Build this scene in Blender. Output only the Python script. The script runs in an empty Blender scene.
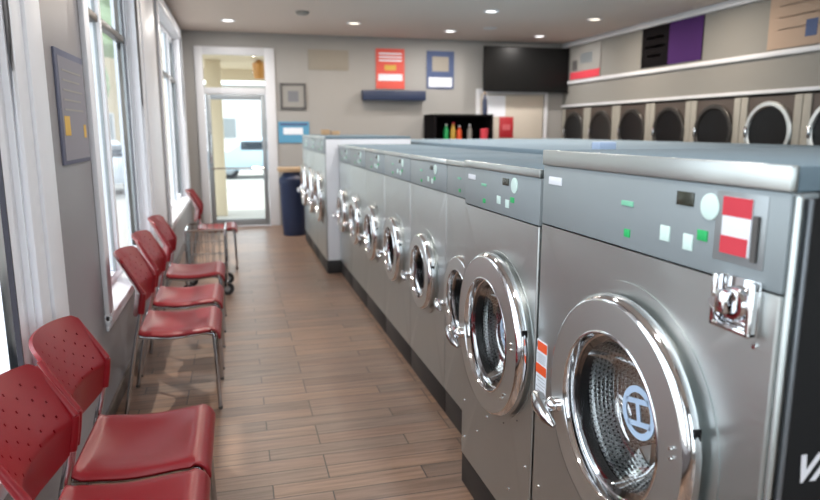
import bpy, bmesh, math, random
from mathutils import Vector, Matrix
random.seed(7)
K = 1.172                      # every length below is multiplied by K when it is linked
C = bpy.context.scene.collection
PI = math.pi
H = 1.28

# ------------------------------------------------------------------ camera
FPX, VX, VY = 650.0, 235.0, 130.0
pit = math.atan((250-VY)/FPX)
psi = math.atan((410-VX)*math.cos(pit)/FPX)
fw = Vector((math.sin(psi)*math.cos(pit), math.cos(psi)*math.cos(pit), -math.sin(pit)))
cd = bpy.data.cameras.new('camera')
cam = bpy.data.objects.new('camera', cd)
C.objects.link(cam)
cam.location = (0, 0, H*K)
cam.rotation_euler = fw.to_track_quat('-Z', 'Y').to_euler()
cd.sensor_width = 36.0
cd.lens = 36.0*FPX/820.0
cd.clip_start = 0.03
cd.dof.use_dof = True
cd.dof.focus_distance = 1.75*K
cd.dof.aperture_fstop = (cd.lens/1000.0)/0.0115
bpy.context.scene.camera = cam

# ------------------------------------------------------------------ world, sun, exposure
w = bpy.data.worlds.new('World'); bpy.context.scene.world = w
w.use_nodes = True
nt = w.node_tree; nt.nodes.clear()
wo = nt.nodes.new('ShaderNodeOutputWorld'); bg = nt.nodes.new('ShaderNodeBackground')
sk = nt.nodes.new('ShaderNodeTexSky'); sk.sky_type = 'HOSEK_WILKIE'; sk.turbidity = 5
sk.sun_direction = Vector((-0.5, 0.6, 0.75)).normalized(); sk.ground_albedo = 0.5
mx = nt.nodes.new('ShaderNodeMixRGB'); mx.inputs[0].default_value = 0.78
mx.inputs[2].default_value = (0.86, 0.93, 1.0, 1)
nt.links.new(sk.outputs[0], mx.inputs[1]); nt.links.new(mx.outputs[0], bg.inputs[0])
bg.inputs[1].default_value = 3.6
nt.links.new(bg.outputs[0], wo.inputs[0])

sd = bpy.data.lights.new('sun', 'SUN'); sd.energy = 3.0; sd.angle = 0.02; sd.color = (1, .95, .86)
so = bpy.data.objects.new('sun', sd); C.objects.link(so)
so.rotation_euler = Vector((0.30, -0.45, -1.0)).to_track_quat('-Z', 'Y').to_euler()

vs = bpy.context.scene.view_settings
bpy.context.scene.display_settings.display_device = 'sRGB'
vs.view_transform = 'Standard'; vs.look = 'None'; vs.gamma = 1.0; vs.use_curve_mapping = False
vs.exposure = 0.35

# ------------------------------------------------------------------ materials
def s2l(c):
    return tuple((x/12.92 if x <= .04045 else ((x+.055)/1.055)**2.4) for x in c)
def rgb(r, g, b): return s2l((r/255, g/255, b/255)) + (1,)
def mat(name, col, rough=.5, metal=0., emit=None, es=1., noise=None, bump=None, spec=None, coat=0, stretch=(1,1,1)):
    m = bpy.data.materials.new(name); m.use_nodes = True
    n = m.node_tree; b = n.nodes['Principled BSDF']
    b.inputs['Base Color'].default_value = col
    b.inputs['Roughness'].default_value = rough; b.inputs['Metallic'].default_value = metal
    if spec is not None: b.inputs['Specular IOR Level'].default_value = spec
    if coat: b.inputs['Coat Weight'].default_value = coat; b.inputs['Coat Roughness'].default_value = .15
    if emit: b.inputs['Emission Color'].default_value = emit; b.inputs['Emission Strength'].default_value = es
    if noise or bump:
        tc = n.nodes.new('ShaderNodeTexCoord'); mp = n.nodes.new('ShaderNodeMapping')
        mp.inputs['Scale'].default_value = stretch
        n.links.new(tc.outputs['Object'], mp.inputs[0])
    if noise:
        sc, amt = noise
        t = n.nodes.new('ShaderNodeTexNoise'); t.inputs['Scale'].default_value = sc; t.inputs['Detail'].default_value = 5
        n.links.new(mp.outputs[0], t.inputs[0])
        r = n.nodes.new('ShaderNodeMixRGB'); r.inputs[1].default_value = tuple(c*(1-amt) for c in col[:3])+(1,)
        r.inputs[2].default_value = tuple(min(1, c*(1+amt)) for c in col[:3])+(1,)
        n.links.new(t.outputs[0], r.inputs[0]); n.links.new(r.outputs[0], b.inputs['Base Color'])
    if bump:
        sc, st = bump
        t = n.nodes.new('ShaderNodeTexNoise'); t.inputs['Scale'].default_value = sc
        n.links.new(mp.outputs[0], t.inputs[0])
        bp = n.nodes.new('ShaderNodeBump'); bp.inputs['Strength'].default_value = st; bp.inputs['Distance'].default_value = .01
        n.links.new(t.outputs[0], bp.inputs['Height']); n.links.new(bp.outputs[0], b.inputs['Normal'])
    return m
def glassmat(name, tint=(1,1,1,1), rough=0.0, amount=.12, ior=1.45):
    m = bpy.data.materials.new(name); m.use_nodes = True
    n = m.node_tree; n.nodes.clear()
    o = n.nodes.new('ShaderNodeOutputMaterial'); t = n.nodes.new('ShaderNodeBsdfTransparent'); g = n.nodes.new('ShaderNodeBsdfGlossy')
    t.inputs[0].default_value = tint; g.inputs['Roughness'].default_value = rough
    f = n.nodes.new('ShaderNodeFresnel'); f.inputs[0].default_value = ior
    a = n.nodes.new('ShaderNodeMath'); a.operation = 'MULTIPLY'; a.inputs[1].default_value = amount/.12
    a.use_clamp = True
    x = n.nodes.new('ShaderNodeMixShader')
    n.links.new(f.outputs[0], a.inputs[0]); n.links.new(a.outputs[0], x.inputs[0])
    n.links.new(t.outputs[0], x.inputs[1]); n.links.new(g.outputs[0], x.inputs[2]); n.links.new(x.outputs[0], o.inputs[0])
    return m

def steel(name, col, rough, bs=.06):
    m = bpy.data.materials.new(name); m.use_nodes = True
    n = m.node_tree; b = n.nodes['Principled BSDF']
    b.inputs['Metallic'].default_value = 1; b.inputs['Base Color'].default_value = col
    tc = n.nodes.new('ShaderNodeTexCoord')
    mp = n.nodes.new('ShaderNodeMapping'); mp.inputs['Scale'].default_value = (2, 2, 160)
    n.links.new(tc.outputs['Object'], mp.inputs[0])
    t = n.nodes.new('ShaderNodeTexNoise'); t.inputs['Scale'].default_value = 4; t.inputs['Detail'].default_value = 4
    n.links.new(mp.outputs[0], t.inputs[0])
    r = n.nodes.new('ShaderNodeMapRange'); r.inputs[3].default_value = rough*.8; r.inputs[4].default_value = rough*1.25
    n.links.new(t.outputs[0], r.inputs[0]); n.links.new(r.outputs[0], b.inputs['Roughness'])
    t2 = n.nodes.new('ShaderNodeTexNoise'); t2.inputs['Scale'].default_value = 2.2
    n.links.new(tc.outputs['Object'], t2.inputs[0])
    bp = n.nodes.new('ShaderNodeBump'); bp.inputs['Strength'].default_value = bs*3; bp.inputs['Distance'].default_value = .05
    b2 = n.nodes.new('ShaderNodeBump'); b2.inputs['Strength'].default_value = bs; b2.inputs['Distance'].default_value = .002
    n.links.new(t2.outputs[0], bp.inputs['Height']); n.links.new(t.outputs[0], b2.inputs['Height'])
    n.links.new(bp.outputs[0], b2.inputs['Normal']); n.links.new(b2.outputs[0], b.inputs['Normal'])
    return m

def floor_mat():
    m = bpy.data.materials.new('wood_look_planks'); m.use_nodes = True
    n = m.node_tree; b = n.nodes['Principled BSDF']
    tc = n.nodes.new('ShaderNodeTexCoord')
    mp = n.nodes.new('ShaderNodeMapping'); mp.inputs['Location'].default_value = (.33, .07, 0)
    n.links.new(tc.outputs['Object'], mp.inputs[0])
    br = n.nodes.new('ShaderNodeTexBrick'); br.offset = .37; br.offset_frequency = 3
    br.inputs['Scale'].default_value = 1; br.inputs['Brick Width'].default_value = .66; br.inputs['Row Height'].default_value = .092*K
    br.inputs['Mortar Size'].default_value = .003; br.inputs['Mortar Smooth'].default_value = .2; br.inputs['Bias'].default_value = 0
    br.inputs['Color1'].default_value = (0, 0, 0, 1); br.inputs['Color2'].default_value = (1, 1, 1, 1); br.inputs['Mortar'].default_value = (.5, .5, .5, 1)
    n.links.new(mp.outputs[0], br.inputs[0])
    ramp = n.nodes.new('ShaderNodeValToRGB'); e = ramp.color_ramp.elements
    e[0].color = rgb(122, 98, 83); e[1].color = rgb(152, 120, 98)
    for p, c in ((.25, rgb(142, 112, 94)), (.5, rgb(132, 110, 96)), (.75, rgb(148, 117, 97))):
        q = e.new(p); q.color = c
    n.links.new(br.outputs['Color'], ramp.inputs[0])
    mp2 = n.nodes.new('ShaderNodeMapping'); mp2.inputs['Scale'].default_value = (1.3, 26, 1)
    n.links.new(tc.outputs['Object'], mp2.inputs[0])
    vadd = n.nodes.new('ShaderNodeVectorMath'); vadd.operation = 'ADD'
    n.links.new(mp2.outputs[0], vadd.inputs[0]); n.links.new(br.outputs['Color'], vadd.inputs[1])
    t = n.nodes.new('ShaderNodeTexNoise'); t.inputs['Scale'].default_value = 2.2; t.inputs['Detail'].default_value = 8; t.inputs['Roughness'].default_value = .65
    n.links.new(vadd.outputs[0], t.inputs[0])
    r2 = n.nodes.new('ShaderNodeValToRGB'); r2.color_ramp.elements[0].position = .3; r2.color_ramp.elements[0].color = (.50, .48, .46, 1)
    r2.color_ramp.elements[1].position = .62; r2.color_ramp.elements[1].color = (1.0, 1.0, 1.0, 1)
    n.links.new(t.outputs[0], r2.inputs[0])
    mu = n.nodes.new('ShaderNodeMixRGB'); mu.blend_type = 'MULTIPLY'; mu.inputs[0].default_value = 1
    n.links.new(ramp.outputs[0], mu.inputs[1]); n.links.new(r2.outputs[0], mu.inputs[2])
    mo = n.nodes.new('ShaderNodeMixRGB'); mo.inputs[2].default_value = rgb(62, 52, 47)
    n.links.new(br.outputs['Fac'], mo.inputs[0]); n.links.new(mu.outputs[0], mo.inputs[1])
    n.links.new(mo.outputs[0], b.inputs['Base Color'])
    b.inputs['Roughness'].default_value = .36; b.inputs['Specular IOR Level'].default_value = .45
    bp = n.nodes.new('ShaderNodeBump'); bp.inputs['Strength'].default_value = .25; bp.inputs['Distance'].default_value = .004
    inv = n.nodes.new('ShaderNodeMath'); inv.operation = 'SUBTRACT'; inv.inputs[0].default_value = 1
    n.links.new(br.outputs['Fac'], inv.inputs[1])
    ad = n.nodes.new('ShaderNodeMath'); ad.operation = 'MULTIPLY_ADD'; ad.inputs[1].default_value = .35
    n.links.new(t.outputs[0], ad.inputs[0]); n.links.new(inv.outputs[0], ad.inputs[2])
    n.links.new(ad.outputs[0], bp.inputs['Height']); n.links.new(bp.outputs[0], b.inputs['Normal'])
    return m

def perforated(name, axis_mode):
    """stainless sheet with staggered punched dots; cylinder: angle/depth, disc: y/z"""
    m = bpy.data.materials.new(name); m.use_nodes = True
    n = m.node_tree; b = n.nodes['Principled BSDF']; b.inputs['Metallic'].default_value = 1; b.inputs['Roughness'].default_value = .22
    tc = n.nodes.new('ShaderNodeTexCoord'); sp = n.nodes.new('ShaderNodeSeparateXYZ'); n.links.new(tc.outputs['UV'], sp.inputs[0])
    def M(op, a, bb=None):
        x = n.nodes.new('ShaderNodeMath'); x.operation = op
        for i, v in enumerate((a, bb)):
            if v is None: continue
            if isinstance(v, (int, float)): x.inputs[i].default_value = v
            else: n.links.new(v, x.inputs[i])
        return x.outputs[0]
    P = .0125
    u = M('DIVIDE', sp.outputs[0], P); v = M('DIVIDE', sp.outputs[1], P*.87)
    row = M('FLOOR', v); odd = M('MULTIPLY', M('MODULO', M('ABSOLUTE', row), 2), .5)
    fu = M('SUBTRACT', M('FRACT', M('ADD', u, odd)), .5); fv = M('SUBTRACT', M('FRACT', v), .5)
    d = M('SQRT', M('ADD', M('MULTIPLY', fu, fu), M('MULTIPLY', fv, fv)))
    hole = M('LESS_THAN', d, .22); rim = M('SUBTRACT', M('LESS_THAN', d, .36), hole)
    c = n.nodes.new('ShaderNodeMixRGB'); c.inputs[1].default_value = (.80, .80, .80, 1); c.inputs[2].default_value = (.02, .02, .02, 1)
    n.links.new(hole, c.inputs[0])
    c2 = n.nodes.new('ShaderNodeMixRGB'); c2.inputs[2].default_value = (.9, .9, .9, 1)
    n.links.new(rim, c2.inputs[0]); n.links.new(c.outputs[0], c2.inputs[1]); n.links.new(c2.outputs[0], b.inputs['Base Color'])
    bp = n.nodes.new('ShaderNodeBump'); bp.inputs['Strength'].default_value = .3; bp.inputs['Distance'].default_value = .003
    n.links.new(M('SUBTRACT', 1, M('MULTIPLY', d, 1.6)), bp.inputs['Height']); n.links.new(bp.outputs[0], b.inputs['Normal'])
    return m

M_ = dict(
    steel=steel('brushed_stainless', (.53, .56, .56, 1), .38),
    ring=mat('door_stainless', (.66, .69, .69, 1), .38, 1),
    chrome=mat('chrome', (.82, .82, .84, 1), .07, 1),
    legchrome=mat('tube_chrome', (.55, .55, .57, 1), .16, 1),
    zinc=mat('galvanised_side', rgb(120, 124, 130), .4, .7),
    black=mat('black_rubber', (.008, .008, .009, 1), .6, spec=.2),
    kick=mat('black_vinyl_plinth', rgb(34, 32, 33), .5, noise=(30, .2)),
    panel=mat('grey_panel', rgb(138, 147, 152), .42, .15),
    topgrey=mat('blue_grey_top', rgb(110, 128, 140), .8, spec=.15),
    blue=mat('pale_blue_laminate', rgb(120, 140, 154), .75, noise=(3, .06), spec=.25),
    white=mat('white_paint', rgb(226, 229, 236), .4),
    trimw=mat('white_trim', rgb(205, 206, 210), .45),
    lcd=mat('lcd', rgb(52, 54, 46), .2),
    pale=mat('pale_button', rgb(205, 228, 224), .5),
    green=mat('green_button', rgb(30, 170, 95), .5),
    mint=mat('mint_mark', rgb(120, 190, 160), .5),
    red=mat('red_print', rgb(196, 66, 78), .8, spec=.15),
    orange=mat('orange_print', rgb(228, 84, 36), .5),
    paper=mat('label_paper', rgb(222, 226, 234), .5),
    ink=mat('grey_ink', rgb(110, 112, 118), .5),
    logo=mat('pale_blue_print', rgb(176, 196, 222), .5),
    sideblk=mat('black_vinyl_wrap', (.008, .008, .009, 1), .6, spec=.2),
    lettr=mat('white_vinyl', rgb(232, 232, 240), .5),
    chair=mat('red_plastic', rgb(122, 14, 24), .32, noise=(60, .05), spec=.4, bump=(420, .05)),
    wall=mat('grey_wall', rgb(134, 132, 136), .38, noise=(2, .04)),
    bwall=mat('greige_wall', rgb(152, 150, 147), .7),
    rwall=mat('right_wall_paint', rgb(128, 126, 121), .8),
    ceil=mat('ceiling_paint', rgb(206, 193, 184), .9),
    base=mat('brown_tile_base', rgb(86, 76, 70), .4, noise=(14, .25)),
    drum=perforated('perforated_drum', 0),
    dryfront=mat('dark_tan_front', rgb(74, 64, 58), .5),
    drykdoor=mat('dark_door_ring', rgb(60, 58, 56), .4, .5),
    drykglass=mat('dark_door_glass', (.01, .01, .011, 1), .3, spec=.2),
    dryer=mat('dryer_enamel', rgb(142, 139, 130), .5),
    darkwin=glassmat('dryer_glass', (.12, .12, .12, 1), .02, .025),
    glass=glassmat('window_glass', (.95, .98, .97, 1), 0, .05, 1.3),
    bowl=glassmat('door_glass', (.95, .97, .98, 1), .0, .06, 1.3),
    gasket=mat('dark_gasket', rgb(24, 18, 36), .4),
    navy=mat('navy_plastic', rgb(32, 44, 72), .45),
    tan=mat('tan_board', rgb(178, 150, 118), .6, noise=(8, .15)),
    screen=mat('tv_screen', (.006, .006, .006, 1), .35, spec=.15),
    conc=mat('outside_concrete', rgb(168, 165, 160), .8, noise=(3, .08)),
    cream=mat('cream_stucco', rgb(206, 190, 164), .8),
    leaf=mat('pale_foliage', rgb(138, 158, 120), .7, noise=(9, .35)),
    bark=mat('bark', rgb(110, 90, 72), .8, noise=(14, .3)),
    alu=mat('grey_aluminium', rgb(150, 156, 160), .35, .5),
    darkbar=mat('dark_rail', rgb(92, 88, 84), .4),
    purple=mat('purple_print', rgb(70, 44, 92), .95, spec=.05),
    bposter=mat('black_print', rgb(22, 20, 22), .95, spec=.05),
    pinkp=mat('pale_pink_print', rgb(166, 146, 130), .9, spec=.1),
    blueprint=mat('blue_print', rgb(84, 96, 128), .9, spec=.1),
    sky=mat('sky_blue_print', rgb(84, 146, 180), .5),
    yellow=mat('yellow_print', rgb(205, 165, 70), .6),
    greyp=mat('grey_print', rgb(140, 138, 134), .6),
    darkframe=mat('dark_frame', rgb(82, 80, 80), .5),
    vent=mat('beige_grille', rgb(150, 143, 132), .6),
    lampw=mat('cool_lamp', (1, 1, 1, 1), .5, emit=(1, .97, .95, 1), es=2.6),
    lampy=mat('warm_lamp', (1, 1, 1, 1), .5, emit=(1, .84, .66, 1), es=2.0),
    wheel=mat('wheel_rubber', rgb(28, 28, 32), .5),
    carw=mat('silver_car_paint', rgb(190, 200, 210), .25, .3, coat=1),
    cargl=mat('car_glass', rgb(40, 50, 60), .1),
)
M_['floor'] = floor_mat()

# ------------------------------------------------------------------ mesh helpers
class MB:
    def __init__(s): s.bm = bmesh.new(); s.uv = None
    def box(s, x0, x1, y0, y1, z0, z1, b=0, seg=2):
        r = bmesh.ops.create_cube(s.bm, size=1)
        vs_ = r['verts']
        for v in vs_:
            v.co = Vector((x0+(v.co.x+.5)*(x1-x0), y0+(v.co.y+.5)*(y1-y0), z0+(v.co.z+.5)*(z1-z0)))
        if b:
            es = list({e for v in vs_ for e in v.link_edges})
            bmesh.ops.bevel(s.bm, geom=es, offset=b, segments=seg, affect='EDGES', profile=.5)
        return s
    def lathe(s, prof, c=(0,0,0), axis='z', n=48, closed=False):
        rings = []
        for a, r in prof:
            ring = []
            if r < 1e-6:
                p = {'x': (a,0,0), 'z': (0,0,a), 'y': (0,a,0)}[axis]
                ring = [s.bm.verts.new(Vector(c)+Vector(p))]
            else:
                for k in range(n):
                    t = 2*PI*k/n; u, v = r*math.cos(t), r*math.sin(t)
                    p = {'x': (a,u,v), 'z': (u,v,a), 'y': (u,a,v)}[axis]
                    ring.append(s.bm.verts.new(Vector(c)+Vector(p)))
            rings.append(ring)
        pairs = list(zip(rings, rings[1:]))
        if closed: pairs.append((rings[-1], rings[0]))
        for A, B in pairs:
            for k in range(n):
                k2 = (k+1) % n
                if len(A) == 1 and len(B) == 1: break
                if len(A) == 1: f = (A[0], B[k], B[k2])
                elif len(B) == 1: f = (A[k], B[0], A[k2])
                else: f = (A[k], B[k], B[k2], A[k2])
                s.bm.faces.new(f)
        return s
    def cyl(s, c, r, h, axis='z', n=24, r2=None):
        r2 = r if r2 is None else r2
        return s.lathe([(0,0),(0,r),(h,r2),(h,0)], c, axis, n)
    def tube(s, pts, r, n=10, cap=True, sub=0):
        pts = [Vector(p) for p in pts]
        rs = r if isinstance(r, (list, tuple)) else [r]*len(pts)
        if sub:                                   # Catmull-Rom smoothing
            P, Rr = [], []
            for i in range(len(pts)-1):
                p0, p1, p2, p3 = pts[max(i-1,0)], pts[i], pts[i+1], pts[min(i+2,len(pts)-1)]
                for k in range(sub):
                    t = k/sub
                    P.append(.5*((2*p1)+(-p0+p2)*t+(2*p0-5*p1+4*p2-p3)*t*t+(-p0+3*p1-3*p2+p3)*t**3))
                    Rr.append(rs[i]*(1-t)+rs[i+1]*t)
            P.append(pts[-1]); Rr.append(rs[-1]); pts, rs = P, Rr
        prev = None; rings = []
        up = Vector((0,0,1))
        for i, p in enumerate(pts):
            d = (pts[min(i+1,len(pts)-1)]-pts[max(i-1,0)]).normalized()
            if prev is None:
                a = d.cross(up)
                if a.length < .1: a = d.cross(Vector((0,1,0)))
                a.normalize()
            else:
                a = (prev - d*prev.dot(d)).normalized()
            prev = a; b = d.cross(a)
            rings.append([s.bm.verts.new(p+(a*math.cos(2*PI*k/n)+b*math.sin(2*PI*k/n))*rs[i]) for k in range(n)])
        for A, B in zip(rings, rings[1:]):
            for k in range(n): s.bm.faces.new((A[k], A[(k+1)%n], B[(k+1)%n], B[k]))
        if cap: s.bm.faces.new(rings[0][::-1]); s.bm.faces.new(rings[-1])
        return s
    def grid(s, fn, nu, nv, skip=None):
        V = [[s.bm.verts.new(Vector(fn(i/nu, j/nv))) for j in range(nv+1)] for i in range(nu+1)]
        for i in range(nu):
            for j in range(nv):
                if skip and skip(i, j): continue
                s.bm.faces.new((V[i][j], V[i+1][j], V[i+1][j+1], V[i][j+1]))
        return s
    def sphere(s, c, r, sc=(1,1,1), sub=2, jit=0):
        q = bmesh.ops.create_icosphere(s.bm, subdivisions=sub, radius=r)
        for v in q['verts']:
            f = 1+random.uniform(-jit, jit)
            v.co = Vector((v.co.x*sc[0]*f, v.co.y*sc[1]*f, v.co.z*sc[2]*f))+Vector(c)
        return s
    def build(s, name, m, parent=None, ang=35, flat=False, loc=None, solid=0, bev=0):
        bmesh.ops.remove_doubles(s.bm, verts=s.bm.verts, dist=1e-6)
        bmesh.ops.recalc_face_normals(s.bm, faces=s.bm.faces)
        for v in s.bm.verts: v.co *= K
        me = bpy.data.meshes.new(name); s.bm.to_mesh(me); s.bm.free()
        me.materials.append(M_[m] if isinstance(m, str) else m)
        if not flat:
            me.shade_smooth(); me.set_sharp_from_angle(angle=math.radians(ang))
        o = bpy.data.objects.new(name, me); C.objects.link(o)
        if parent: o.parent = parent
        if loc: o.location = Vector(loc)*K
        if solid:
            md = o.modifiers.new('thickness', 'SOLIDIFY'); md.thickness = solid*K; md.offset = 0
        if bev:
            md = o.modifiers.new('edge', 'BEVEL'); md.width = bev*K; md.segments = 2; md.limit_method = 'ANGLE'
        if solid or bev:
            bpy.context.view_layer.update()
            dg = bpy.context.evaluated_depsgraph_get(); nm = bpy.data.meshes.new_from_object(o.evaluated_get(dg))
            o.modifiers.clear(); o.data = nm; nm.shade_smooth(); nm.set_sharp_from_angle(angle=math.radians(ang))
        return o
def bx(name, m, dims, parent=None, b=0, loc=None): return MB().box(*dims, b=b).build(name, m, parent, loc=loc)
def tag(o, label=None, cat=None, group=None, kind=None):
    if label: o['label'] = label
    if cat: o['category'] = cat
    if group: o['group'] = group
    if kind: o['kind'] = kind
    return o
def thing(name, label, cat, loc, rz=0, group=None):
    o = bpy.data.objects.new(name, None); C.objects.link(o); o.location = Vector(loc)*K; o.rotation_euler = (0,0,rz)
    o.empty_display_size = .1
    return tag(o, label, cat, group)
def struct(o): o['kind'] = 'structure'; return o
def copy_tree(o, parent=None):
    c = o.copy(); C.objects.link(c); c.parent = parent
    for ch in [x for x in bpy.data.objects if x.parent == o]: copy_tree(ch, c)
    return c
def text(name, body, size, m, parent, loc, rot, shear=0, ext=.0006, bold=0.0):
    cu = bpy.data.curves.new(name, 'FONT'); cu.body = body; cu.size = size*K; cu.shear = shear; cu.extrude = ext; cu.offset = bold
    cu.align_x = 'CENTER'; cu.align_y = 'CENTER'
    t = bpy.data.objects.new(name, cu); C.objects.link(t)
    dg = bpy.context.evaluated_depsgraph_get(); me = bpy.data.meshes.new_from_object(t.evaluated_get(dg))
    bpy.data.objects.remove(t)
    me.materials.clear(); me.materials.append(M_[m])
    o = bpy.data.objects.new(name, me); C.objects.link(o); o.parent = parent; o.location = Vector(loc)*K; o.rotation_euler = rot
    return o

# ------------------------------------------------------------------ room shell
XL, XR, YB, YF, ZC = -.60, 4.73, 9.0, -2.4, 2.518
XO = XR+.75
T = .14
def wall_holes(name, m, fixed, axis, a0, a1, z0, z1, holes, thick):
    """wall in plane axis=fixed running a0..a1 with rectangular openings [(h0,h1,hz0,hz1)]"""
    b = MB()
    def put(p0, p1, q0, q1):
        if p1-p0 < 1e-5 or q1-q0 < 1e-5: return
        if axis == 'x': b.box(min(fixed, fixed+thick), max(fixed, fixed+thick), p0, p1, q0, q1)
        else: b.box(p0, p1, min(fixed, fixed+thick), max(fixed, fixed+thick), q0, q1)
    cur = a0
    for h in sorted(holes):
        put(cur, h[0], z0, z1); put(h[0], h[1], z0, h[2]); put(h[0], h[1], h[3], z1); cur = h[1]
    put(cur, a1, z0, z1)
    return struct(b.build(name, m, flat=True))
struct(MB().box(XL-T, XO+T, YF-T, YB+T, -.1, 0).build('floor', 'floor', flat=True))
struct(MB().box(XL-T, XO+T, YF-T, YB+T, ZC, ZC+.1).build('ceiling', 'ceil', flat=True))
WIN = [(-.35, 2.08, .46, 2.36), (3.15, 4.76, .46, 2.36), (6.12, 8.55, .46, 2.36), (-2.1, -.75, .46, 2.36)]
wall_holes('wall_left', 'wall', XL, 'x', YF, YB, 0, ZC, WIN, -T)
wall_holes('wall_back', 'bwall', YB, 'y', XL-T, XO+T, 0, ZC, [(-.40, .42, 0, 2.26)], T)
wall_holes('wall_right', 'rwall', XO, 'x', YF, YB, 0, ZC, [], T)
wall_holes('wall_front', 'bwall', YF, 'y', XL-T, XO+T, 0, ZC, [(.1, 3.9, .3, 2.2)], -T)  # opening in this unseen wall is added to let light in
struct(MB().box(XL, XL+.012, YF, YB, 0, .07, b=.002).build('baseboard_left', 'base'))
struct(MB().box(.58, XR, YB-.012, YB, 0, .07, b=.002).build('baseboard_back', 'base'))
struct(MB().box(XR-.05, XR, 4.1, YB, ZC-.07, ZC, b=.015).build('trim_1', 'trimw'))
struct(MB().box(XR-.03, XR, 4.1, YB, 1.93, 1.975, b=.005).build('trim_2', 'trimw'))

def window(idx, y0, y1, z0, z1, mulls, rail=True, sash=.05, xa=XL-.115, xb=XL-.075):
    f = MB(); cw = .10; d = .022
    # casing on the inside face
    f.box(XL, XL+d, y0-cw, y0, z0-.04, z1+cw, b=.004); f.box(XL, XL+d, y1, y1+cw, z0-.04, z1+cw, b=.004)
    f.box(XL, XL+d, y0, y1, z1, z1+cw, b=.004)
    fr = struct(f.build('window_%d' % idx, 'white'))
    j = MB()                                                # stepped jamb lining
    for a, bb in ((y0, y0+.012), (y1-.012, y1)): j.box(XL-T, XL+.004, a, bb, z0, z1)
    j.box(XL-T, XL+.004, y0+.012, y1-.012, z1-.012, z1)
    for k in range(3 if xb < XL-.05 else 0):
        j.box(XL-.035-.012*k, XL-.028-.012*k, y1-.03-.012*k, y1-.012, z0, z1-.012)
        j.box(XL-.035-.012*k, XL-.028-.012*k, y0+.012, y0+.03+.012*k, z0, z1-.012)
    j.build('window_jamb', 'white', fr)
    s = MB(); q = sash
    edges = [y0+.012]+list(mulls)+[y1-.012]
    s.box(xa, xb, y0+.012, y0+.012+q, z0, z1-.012, b=.003); s.box(xa, xb, y1-.012-q, y1-.012, z0, z1-.012, b=.003)
    s.box(xa, xb, y0+.012+q, y1-.012-q, z0, z0+q, b=.003); s.box(xa, xb, y0+.012+q, y1-.012-q, z1-.012-q, z1-.012, b=.003)
    for m_ in mulls: s.box(xa, xb+.02, m_-.028, m_+.028, z0+q, z1-.012-q, b=.003)
    s.build('window_sash', 'white', fr)
    g = MB()
    for a, bb in zip(edges, edges[1:]):
        g.box(xa+.017, xa+.017, a+.028, bb-.028, z0+q-.01, z1-q)
    g.build('window_pane', 'glass', fr)
    k_ = MB()
    for a, bb in zip(edges, edges[1:]):
        for t_ in (a+(.028 if a in mulls else q), bb-(.028 if bb in mulls else q)-.008):
            k_.box(xb-.012, xb+.002, t_, t_+.008, z0+q, z1-.012-q)
    k_.build('window_gasket', 'gasket' if idx == 1 else 'alu', fr)
    if rail: MB().box(xa+.005, xb+.012, y0+.06, y1-.06, 1.83, 1.87, b=.004).build('window_rail', 'darkbar', fr)
    # stool and stepped apron
    a_ = MB(); a_.box(XL-.13, XL+.03, y0-cw, y1+cw, z0-.022, z0+.005, b=.004)
    a_.box(XL, XL+.02, y0-cw+.01, y1+cw-.01, z0-.045, z0-.022, b=.004); a_.box(XL, XL+.012, y0-cw+.01, y1+cw-.01, z0-.07, z0-.045, b=.003)
    a_.build('window_sill', 'white', fr)
    return fr
window(1, *WIN[0], [.9], True, .085, XL-.05, XL-.012)
window(2, *WIN[1], [3.86], True)
window(3, *WIN[2], [6.9, 7.7], True)
window(4, *WIN[3], [], True)
struct(MB().box(XL, XL+.032, 2.182, 2.34, .39, ZC, b=.004).box(XL, XL+.024, 2.335, 2.375, .39, ZC, b=.003).box(XL, XL+.016, 2.37, 2.405, .39, ZC, b=.003).box(XL, XL+.010, 2.40, 2.43, .39, ZC, b=.002).build('trim_3', 'white'))
struct(MB().box(XL, XL+.03, 4.87, 5.62, .40, ZC, b=.006).build('trim_4', 'white'))
# unseen front window, added behind the camera to supply light
fwf = MB()
for a, b_ in ((.1, .16), (1.33, 1.39), (2.6, 2.66), (3.84, 3.9)): fwf.box(a, b_, YF-.1, YF-.04, .3, 2.2, b=.003)
fwf.box(.16, 3.84, YF-.1, YF-.04, .3, .36, b=.003); fwf.box(.16, 3.84, YF-.1, YF-.04, 2.14, 2.2, b=.003)
fo = struct(fwf.build('window_5', 'white'))
MB().box(.16, 3.84, YF-.075, YF-.07, .36, 2.14).build('window_pane', 'glass', fo)

# glazed back door
d = MB()
d.box(-.46, -.36, YB-.03, YB+.02, 0, 2.33, b=.006); d.box(.41, .54, YB-.03, YB+.02, 0, 2.33, b=.006); d.box(-.36, .41, YB-.03, YB+.02, 2.23, 2.33, b=.006)
d.box(-.36, .41, YB-.01, YB+.05, 1.74, 1.82, b=.004)
dr = struct(d.build('door_1', 'trimw'))
l = MB(); l.box(-.355, -.29, YB, YB+.035, .01, 1.735, b=.003); l.box(.345, .405, YB, YB+.035, .01, 1.735, b=.003)
l.box(-.29, .345, YB, YB+.035, .01, .10, b=.003); l.box(-.29, .345, YB, YB+.035, 1.67, 1.735, b=.003)
l.build('door_leaf', 'alu', dr)
MB().box(-.29, .345, YB+.015, YB+.019, .10, 1.67).build('door_pane', 'glass', dr)
MB().box(-.36, .41, YB+.025, YB+.029, 1.82, 2.23).build('transom_pane', 'glass', dr)
MB().tube([(-.32, YB, 1.25), (-.32, YB-.045, 1.23), (-.32, YB-.045, .85), (-.32, YB, .83)], .012).build('door_handle', 'chrome', dr)
MB().tube([(-.32, YB-.02, .78), (.36, YB-.02, .78)], .012).build('push_bar', 'chrome', dr)

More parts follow.
